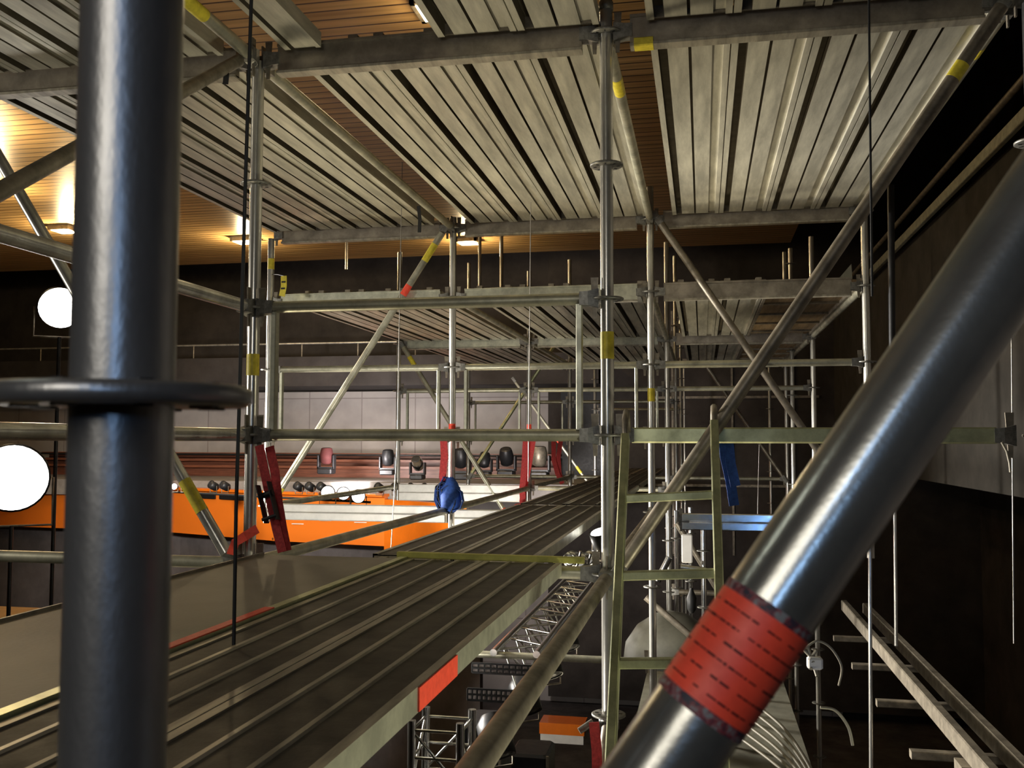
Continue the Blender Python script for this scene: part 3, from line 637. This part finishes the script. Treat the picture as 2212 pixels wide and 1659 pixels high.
for k, x in enumerate((455, 480, 640, 665, 690, 815, 850, 885, 915)):
    p = pY(x, 1046+.012*(x-455), 14.6); par(p, (-.2, -.6, .3), .07, 'unlit black spotlight in the row along the gallery edge', False, 'unlit spotlights along the gallery edge', 'spotlight')
# ceiling luminaires under the timber canopy
for i, ((lx, ly), nm) in enumerate((((-10.55, 14.2), 'left of the near post'), ((-7.97, 15.6), 'behind the first left post'), ((-4.07, 16.4), 'right of the orange-banded post top'), ((-2.10, 7.4), 'in the overhead opening'))):
    t = thing('ceiling_lamp', f'bright square lamp under the timber ceiling, {nm}', 'ceiling lamp', (lx, ly, 3.45))
    q = MB()
    for a in range(4): q.box((lx+.17*math.cos(a*PI/2), ly+.17*math.sin(a*PI/2), 3.56), (.38 if a % 2 else .04, .04 if a % 2 else .38, .08))
    q.build('frame', DULL, t); MB().box((lx, ly, 3.53), (.30, .30, .03)).build('diffuser', GLOWP, t)

# ---- moving-head lights standing on the gallery
def mover(x, y0, y1, Y, label, m=None, tilt=.3, group=None):
    b = pY(x, y1, Y); h = (pY(x, y0, Y)-b).z; s = h/.45
    t = thing('moving_head_light', label, 'stage light', b, group); m = m or BLKM
    MB().box(b+Vector((0, 0, .05*s)), (.26*s, .24*s, .10*s), bev=.02).build('base', BLKM, t)
    y = MB()
    for sx in (-1, 1): y.box(b+Vector((sx*.14*s, 0, .21*s)), (.03*s, .12*s, .24*s), bev=.008)
    y.box(b+Vector((0, 0, .11*s)), (.30*s, .12*s, .03*s)); y.build('yoke', BLKM, t)
    c = b+Vector((0, 0, .30*s)); d = Vector((0, -math.sin(tilt), math.cos(tilt)))
    MB().lathe(c-d*.13*s, d, [(0, .05*s), (.03*s, .10*s), (.17*s, .115*s), (.25*s, .10*s), (.28*s, .09*s)], 16).build('head', m, t)
    MB().lathe(c+d*.15*s, d, [(0, .085*s), (.01*s, .06*s)], 16).build('lens', GLASS, t)
MR = mat('dark_red_cover', (.07, .01, .01), 0, .8, .3, 10)
mover(705, 968, 1024, 17.6, 'dark red covered stage light alone on the gallery right of the slanting brace', MR, 0)
mover(838, 972, 1026, 17.6, 'black stage light on the gallery just left of the third-frame outer post', None, .1)
mover(902, 985, 1036, 17.4, 'stage light with silver yoke on the gallery right of the third-frame outer post', CHROME, .9)
mover(995, 970, 1036, 17.0, 'dark stage light standing directly behind the orange-banded post', None, .2)
mover(1046, 978, 1030, 16.8, 'black stage light, left one of the pair in mid-gallery', None, -.5)
mover(1094, 968, 1030, 16.9, 'black stage light, right one of the pair in mid-gallery', None, .5)
mover(1165, 965, 1034, 16.6, 'large brown stage light right of the red-strapped third-frame post', DULL, 0)

# ---- straps
def strap(label, segs, m, ratchet=None, wd=.035):
    base = min((p for s in segs for p in s), key=lambda p: p.z)
    t = thing('ratchet_strap', label, 'strap', base)
    for s in segs: MB().ribbon(s, (1, .1, 0), wd).build('webbing', m, t)
    if ratchet is not None:
        c, d = ratchet; d = d.normalized(); yv = Vector((0, 1, 0)); yv = (yv-d*yv.dot(d)).normalized(); rot = Matrix((yv.cross(d), yv, d)).transposed()
        q = MB()
        for sx in (-.024, .024): q.box(c+rot @ Vector((sx, -.015, 0)), (.004, .035, .15), rot=rot)
        q.tube(c+rot @ Vector((-.03, -.015, .03)), c+rot @ Vector((.03, -.015, .03)), .012, 12); q.tube(c+rot @ Vector((-.03, -.03, -.06)), c+rot @ Vector((.03, -.03, -.06)), .007, 10)
        q.build('ratchet', BLKM, t)
a0, a1, a2 = pY(560, 962, 3.44), pY(585, 1085, 3.42), pY(610, 1192, 3.40)
strap('red ratchet strap with black buckle hanging beside the first left post', [[a0, pY(572, 1020, 3.43), a1, pY(597, 1140, 3.41), a2], [pY(582, 965, 3.47), pY(594, 1020, 3.45), pY(601, 1085, 3.43), pY(610, 1140, 3.42), pY(620, 1190, 3.41)]], REDW, (a1+Vector((0, -.01, 0)), a1-a2))
strap('short red strap slung low around the foot of the first left post', [[pY(499, 1198, 3.40), pY(508, 1172, 3.42), pY(530, 1158, 3.42), pY(556, 1142, 3.43)]], ORT)
strap('pink-red strap left of the orange-banded post', [[pY(958, 945, 6.4), pY(960, 985, 6.4), pY(956, 1030, 6.4), pY(968, 1075, 6.42)]], REDW, None, .05)
c0 = pY(970, 1075, 6.38)
t = thing('strap_bundle', 'blue strap bundle tied at the foot of the orange-banded post', 'strap', pY(970, 1105, 6.38))
for k in range(13):
    o = Vector((random.uniform(-.06, .05), random.uniform(-.03, .0), random.uniform(-.03, .04))); w_ = random.uniform(.03, .08)
    MB().ribbon([c0+o+Vector((math.cos(a)*w_, math.sin(a*2)*.015, math.sin(a)*random.uniform(.06, .11))) for a in [j*PI/5 for j in range(11)]], (0, 1, .1), .05).build('webbing_loop', BLUW if k % 4 else BLK, t)
MB().lathe(c0+Vector((.01, .0, -.10)), (0, 0, 1), [(0, .03), (.04, .07), (.12, .08), (.2, .05), (.24, .02)], 12).build('wrapped_core', BLUW, t)
for Y, xs, ys, nm in ((9.55, (1152, 1143, 1132, 1128), (945, 1000, 1055, 1085), 'red strap twisted around the third-frame left post'), (12.6, (1212, 1206, 1208, 1213), (945, 990, 1020, 1042), 'thin red strap at the fourth-frame left post')):
    strap(nm, [[pY(x, y, Y-.06) for x, y in zip(xs, ys)], [pY(x-16+6*i, y+3, Y-.1) for i, (x, y) in enumerate(zip(xs, ys))]], REDW, None, .06)
solid('red_clamp', MB().box(pY(1134, 1094, 9.3), (.20, .10, .05), bev=.01).tube(pY(1118, 1092, 9.25), pY(1158, 1092, 9.25), .02, 10), REDW, 'small red clamp lying on the walkway by the third-frame left post', 'clamp')
strap('blue strap dangling from the flat rail right of the ladder', [[pY(1562, 935, 3.5), pY(1566, 985, 3.5), pY(1578, 1040, 3.52), pY(1586, 1092, 3.53)], [pY(1572, 935, 3.5), pY(1578, 1000, 3.5), pY(1589, 1050, 3.51)]], BLUW)
strap('red strap hanging under the walkway post joint at bottom centre', [[pY(1283, 1560, 3.3), pY(1289, 1620, 3.3), pY(1291, 1700, 3.3)]], REDW)

# ---- hanging wires and cables
def cable(name, pts, r, m, label, cat='cable', group=None): return solid(name, MB().path(pts, r), m, label, cat, group)
cb = pZ(505, 1393, ZD+.004)
cable('black_cable', [cb, pY(510, 1100, cb.y), pY(519, 800, cb.y), pY(530, 400, cb.y), pY(543, 0, cb.y), pY(550, -300, cb.y)], .0042, BLK, 'black cable hanging straight in front of the first left post down to the deck')
cable('black_cable', [pY(1884, 640, 3.0), pY(1880, 300, 3.0), pY(1877, 0, 3.0), pY(1876.5, -30, 3.0)], .0036, BLK, 'thin black cable hanging over the right part of the upper ceiling')
cable('steel_rod', [pY(1882, 1700, 4.6), pY(1880, 1400, 4.6), pY(1879, 1100, 4.6)], .0085, GALV, 'thin bright rod standing in the dark at lower right', 'rod')
cable('steel_rod', [pY(1936, 1395, 6.0), pY(1933, 1100, 6.0), pY(1932, 900, 6.0)], .010, GALV, 'shorter dim rod right of the bright rod in the dark', 'rod')
cable('dark_drop_pipe', [pY(1930, 1000, 6.6), pY(1927, 700, 6.6), pY(1924, 400, 6.6)], .022, BLKM, 'dark pipe standing right of the second-frame right post', 'pipe')
for x0, y0, x1, y1, Y, nm in ((869, 350, 858, 960, 6.0, 'thin wire hanging left of the orange-banded post'), (1147, 410, 1141, 1040, 6.0, 'thin wire hanging over the centre of the railing'),
                              (858, 960, 842, 1230, 6.2, 'thin wire dropping past the white beam'), (2185, 700, 2190, 1390, 4.2, 'faint wire dropping at the right edge past the rail end'),
                              (1640, 960, 1636, 1130, 9, 'thin wire between rail and blue beam')):
    cable('hanging_wire', [pY(x0, y0, Y), pY(x1, y1, Y)], .0028, WIRE, nm, 'wire')
cable('hanging_wire', [pY(2164, 955, 3.4), pY(2175, 975, 3.4), pY(2181, 1000, 3.4), pY(2183, 1020, 3.4)], .004, CABLE, 'short pale cord dangling from the right end of the flat rail', 'cord')
for x, y0, y1, Y, nm in ((748, 530, 582, 16, 'left'), (1036, 560, 630, 15, 'middle'), (1083, 570, 632, 14, 'right')):
    cable('suspension_rod', [pY(x, y1, Y), Vector((pY(x, y1, Y).x, Y, 3.61))], .028, GALV, f'short suspension rod below the timber ceiling, {nm} of three', 'rod')

# ---- cable tray along the right wall (two chords and hangers)
t = thing('cable_tray', 'long pale double rail running up along the dark right wall', 'tray', (2.52, 10, 2.35))
MB().bar((2.50, 7.0, 2.56), (2.50, 17.5, 2.52), .05, .11).build('chord', SIDE, t)
MB().tube((2.42, 7.0, 2.76), (2.42, 17.5, 2.70), .03, 8).build('chord', DULL, t)
for k in range(9): MB().bar((2.44, 7.6+k*1.15, 2.50), (2.44, 7.6+k*1.15, 2.80), .06, .04).build('bracket', DULL, t)
solid('corner_gusset', MB().add([pY(1803, 612, 6.62), pY(1842, 612, 6.62), pY(1839, 570, 6.62), pY(1803, 612, 6.66), pY(1842, 612, 6.66), pY(1839, 570, 6.66)], [(0, 1, 2), (5, 4, 3), (0, 3, 4, 1), (1, 4, 5, 2), (2, 5, 3, 0)]), PALEF, 'small pale triangular plate above the right end of the lower ceiling', 'plate')

# ---- below the right side: girder, cables
t = thing('lattice_girder', 'dim steel girder with cross bars running down to the lower right corner', 'girder', (1.2, 3, -1.7))
for z, x, m in ((-1.45, 1.22, DULL), (-1.47, 1.40, DULL)):
    MB().bar((x, 1.6, z), (x, 9.0, z), .05, .09).build('chord', m, t)
for k in range(7): MB().bar((1.0, 2.3+k*.95, -1.55), (1.46, 2.3+k*.95, -1.55), .06, .04).build('cross_bar', DULL, t)
MB().box((1.19, 4.9, -1.55), (.06, .14, .10)).build('lug', DULL, t)
def bez(pts, n=14):
    out = []; pts = [pts[0]]+pts+[pts[-1]]
    for i in range(1, len(pts)-2):
        p0, p1, p2, p3 = pts[i-1:i+3]
        for k in range(n):
            f = k/n; out.append(.5*((2*p1)+(p2-p0)*f+(2*p0-5*p1+4*p2-p3)*f*f+(3*p1-p0-3*p2+p3)*f**3))
    return out+[pts[-2]]
for k in range(6):
    d = 15*k
    cable('power_cable', bez([pY(1630-d*.4, 1520+d, 2.9), pY(1690-d*.3, 1570+d, 2.7), pY(1740-d*.2, 1640+d*.8, 2.5), pY(1790, 1740+d, 2.35)]), .0042, CABLE, 'pale power cable in the bundle right of the red tape, lower right', 'cable', 'power cables in the lower right bundle')
cable('cable_loop', bez([pY(1740, 1400, 3.3), pY(1765, 1385, 3.3), pY(1795, 1400, 3.3), pY(1818, 1440, 3.3), pY(1812, 1480, 3.35)]), .0038, CABLE, 'thin curved cable loop beside the red tape at right')
cable('cable_loop', bez([pY(1772, 1528, 3.0), pY(1805, 1535, 3.0), pY(1832, 1570, 3.0), pY(1842, 1610, 3.0)]), .0045, CABLE, 'bent pale cable below the small loop at lower right')
t = thing('connector_box', 'small tangle of connectors hanging beside the red tape', 'connector', pY(1757, 1450, 3.4))
MB().box(pY(1760, 1432, 3.4), (.05, .04, .04), bev=.006).build('plug', WHITEP, t)
for dx, dy in ((-20, -10), (-8, -24), (14, 6)): MB().path([pY(1750+dx, 1400+dy*.5, 3.4), pY(1752, 1420, 3.42), pY(1760+dx*.4, 1455+dy, 3.38)], .006).build('lead', CABLE, t)

# ---- below the walkway: lighting truss, trays, cases, orange box, stage floor
t = thing('lighting_truss', 'silver lighting truss running back below the right edge of the walkway', 'truss', (-1.27, 8.4, -1.75))
cx = [(-1.42, -1.45), (-1.12, -1.45), (-1.27, -1.72)]
for x, z in cx: MB().tube((x, 6.5, z), (x, 10.6, z), .025, 10).build('chord', CHROME, t)
q = MB()
for k in range(9):
    y = 6.6+k*.42
    for (xa, za), (xb, zb) in ((cx[0], cx[1]), (cx[1], cx[2]), (cx[2], cx[0])):
        q.tube((xa, y, za), (xb, y+.2, zb), .009, 6); q.tube((xb, y+.2, zb), (xa, y+.4, za), .009, 6)
q.build('lacing', CHROME, t)
ct = pY(955, 1545, 5.0)
t = thing('truss_tower', 'upright ladder-braced truss tower at the bottom, right of the orange deck tape', 'truss', (ct.x, 5.0, -5.5))
cz = [(ct.x-.13, 4.88), (ct.x+.13, 4.88), (ct.x+.13, 5.14), (ct.x-.13, 5.14)]
for x, y in cz: MB().tube((x, y, -5.5), (x, y, ct.z), .022, 10).build('chord', CHROME, t)
q = MB()
for k in range(28):
    z = ct.z-.05-k*.14
    for (xa, ya), (xb, yb) in zip(cz, cz[1:]+cz[:1]):
        q.tube((xa, ya, z), (xb, yb, z), .009, 6)
        if k % 2 == 0: q.tube((xa, ya, z), (xb, yb, z-.28), .008, 6)
q.build('lacing', CHROME, t)
for k, y in enumerate((6.0, 7.0, 8.1, 9.2)):
    p = Vector((-1.27, y, -1.98)); par(p, (.3, -.4, -.8), .11, f'chrome stage lamp hung under the walkway truss, {("nearest", "second", "third", "farthest")[k]} of four', False, None, 'truss_lamp')
MESHM = mat('pale_tray_infill', (.46, .40, .38), 0, .6)
for (x0, x1, ya, yb, Y), nm in (((1020, 1168, 1432, 1460, 6.2), 'upper'), ((1010, 1125, 1487, 1518, 6.0), 'lower')):
    a, b = pY(x0, ya, Y), pY(x1, yb, Y); t = thing('mesh_tray', f'{nm} of two pale grid trays under the walkway edge', 'tray', (a.x, Y, b.z))
    MB().box(((a.x+b.x)/2, Y+.02, (a.z+b.z)/2), (b.x-a.x, .01, a.z-b.z)).build('infill', MESHM, t)
    q = MB(); n = 11
    for i in range(n+1): x = a.x+(b.x-a.x)*i/n; q.bar((x, Y, b.z), (x, Y, a.z), .01, .01, up=(0, 1, 0))
    for f in (0, .5, 1): z = b.z+(a.z-b.z)*f; q.bar((a.x, Y, z), (b.x, Y, z), .012, .012)
    q.build('grid', BLKM, t)
t = thing('orange_balcony_block', 'small orange and white balcony block low between post and brace', 'block', pY(1218, 1610, 14))
a, b = pY(1165, 1562, 14), pY(1262, 1610, 14)
MB().box(((a.x+b.x)/2, 14.2, a.z-.07), (b.x-a.x, .4, .16)).build('orange_top', ORG, t); MB().box(((a.x+b.x)/2, 14.2, b.z+.09), ((b.x-a.x)*.96, .38, .18)).build('white_base', WHITEP, t)
struct('stage_floor', MB().box((.1, 9.6, -2.75), (1.5, 5.0, .2)), PALEF)
for (x, y, Y, sx, sz), nm in (((1052, 1640, 6.4, .26, .55), 'standing dark at the bottom under the walkway'), ((1150, 1650, 7.5, .30, .26), 'low at the bottom centre by the ledger')):
    p = pY(x, y, Y); t = thing('flight_case', f'black equipment case {nm}', 'case', (p.x, p.y, p.z-sz/2))
    MB().box(p, (sx, .4, sz), bev=.02).build('body', BLKM, t)
    for s in (-1, 1): MB().bar(p+Vector((s*sx/2, -.2, -sz/2)), p+Vector((s*sx/2, -.2, sz/2)), .02, .02, up=(0, 1, 0)).build('corner_trim', DULL, t)
    MB().path([p+Vector((-.05, -.205, 0)), p+Vector((-.05, -.24, .0)), p+Vector((.05, -.24, .0)), p+Vector((.05, -.205, 0))], .006).build('handle', CHROME, t)
# clamps, lamp and bright bits around the middle posts
p = pY(1296, 1148, 5.0); par(p, (-.2, -.3, .9), .06, 'small bright lamp glowing beside the ladder-side post', True)
for k, (x, y, Y) in enumerate(((1232, 1208, 4.4), (1254, 1212, 4.5), (1272, 1206, 4.6))):
    p = pY(x, y, Y); t = thing('swivel_coupler', f'shiny swivel coupler at the end of the yellow-green bar, {("left", "middle", "right")[k]} of three', 'coupler', p)
    MB().lathe(p-Vector((0, .025, 0)), (.2, 1, .1), [(0, .02), (0, .034), (.05, .034), (.05, .02)], 16).build('ring', CHROME, t); MB().tube(p+Vector((.03, 0, -.03)), p+Vector((.05, -.02, .04)), .007, 8).build('bolt', CHROME, t)
t = thing('tube_coupler', 'round clamp on the ladder-side post below the walkway with a red strap end', 'coupler', (GX(0), GY(1), GZ(-1.06)))
MB().lathe((GX(0), GY(1), GZ(-1.05)), (0, 0, 1), [(0, .025), (0, .036), (.05, .036), (.05, .025)], 20).build('ring', CHROME, t)
MB().tube((GX(0)-.053, GY(1)-.03, GZ(-1.02)), (GX(0)-.10, GY(1)-.05, GZ(-1.05)), .012, 10).build('bolt', CAST, t)
# under-stage scaffold tower lit by the lamp below: tangle of bright tubes
for k, (x, Y) in enumerate(((1448, 11.0), (1462, 9.9), (1492, 10.4), (1520, 8.8))):
    p = pY(x, 1200, Y); post(0, 0, -2.65, -.70, f'short bright post standing on the pale floor behind the ladder, {ORD[k]} from left', p.x, p.y, CHROME, seg=10)
for (xa, ya, xb, yb, Y), nm in (((1462, 1130, 1560, 1290, 9.4), 'steep dark strut behind the ladder falling right'), ((1420, 1255, 1446, 1204, 8.0), 'short bright strut behind the ladder rung'), ((1395, 1290, 1545, 1420, 8.2), 'long thin dark strut behind the lower ladder'), ((1470, 1225, 1525, 1232, 8.6), 'short bright horizontal tube behind the ladder')):
    solid('strut', MB().tube(pY(xa, ya, Y), pY(xb, yb, Y), .028, 10), CHROME if 'bright' in nm else DULL, nm, 'strut')
solid('white_panel', MB().box(pY(1484, 1185, 9.0), (.10, .03, .26), bev=.01), WHITEP, 'small bright white panel behind the ladder', 'panel')
p = pY(1494, 1300, 7.9); solid('hanging_bag', MB().lathe(p-Vector((0, 0, .09)), (0, 0, 1), [(0, .015), (.03, .035), (.12, .04), (.17, .02), (.20, .01)], 10), BLK, 'small black bag hanging behind the ladder', 'bag')
p = pY(1450, 1340, 8.6); solid('pale_dome', MB().lathe(p-Vector((0, 0, .35)), (0, 0, 1), [(0, .42), (.15, .40), (.30, .30), (.40, .15), (.43, .03)], 24), DOME, 'pale rounded cover standing behind the lower ladder', 'cover')

# small hanging bits on the frames
for (x, y0, y1, Y), wd, m, nm in (((485, 150, 182, GX(-1)-.04), .022, BLK, 'short black strap end hanging below the dark brace joint, upper left'), ((904, 455, 502, GX(-1)), .022, BLK, 'short black strap end hanging under the ceiling ledger left of centre')):
    a = pX(x, y0-10, Y); b = pY(x+2, y1, a.y); solid('strap_end', MB().ribbon([a, a.lerp(b, .5)+Vector((.006, 0, 0)), b], (1, 0, 0), wd, .004), m, nm, 'strap')
a, b = pY(613, 596, 6.4), pY(609, 640, 6.4)
t = thing('warning_tag', 'small yellow and black tag hanging right of the slim second post', 'tag', b)
MB().ribbon([a, a.lerp(b, .5)+Vector((.008, 0, 0)), b], (1, 0, 0), .045, .004).build('tag_plate', YEL, t)
MB().path([a, (a+Vector((GX(-2)+.02, GY(2)-.02, a.z+.05)))/2, Vector((GX(-2)+.02, GY(2)-.02, a.z+.04))], .003, 6).build('cord', BLK, t)
for f in (.3, .62): p = a.lerp(b, f); MB().box(p-Vector((-.004, .004, 0)), (.03, .003, .012)).build('dark_mark', BLK, t)

for o in THINGS:
    del o['_o']
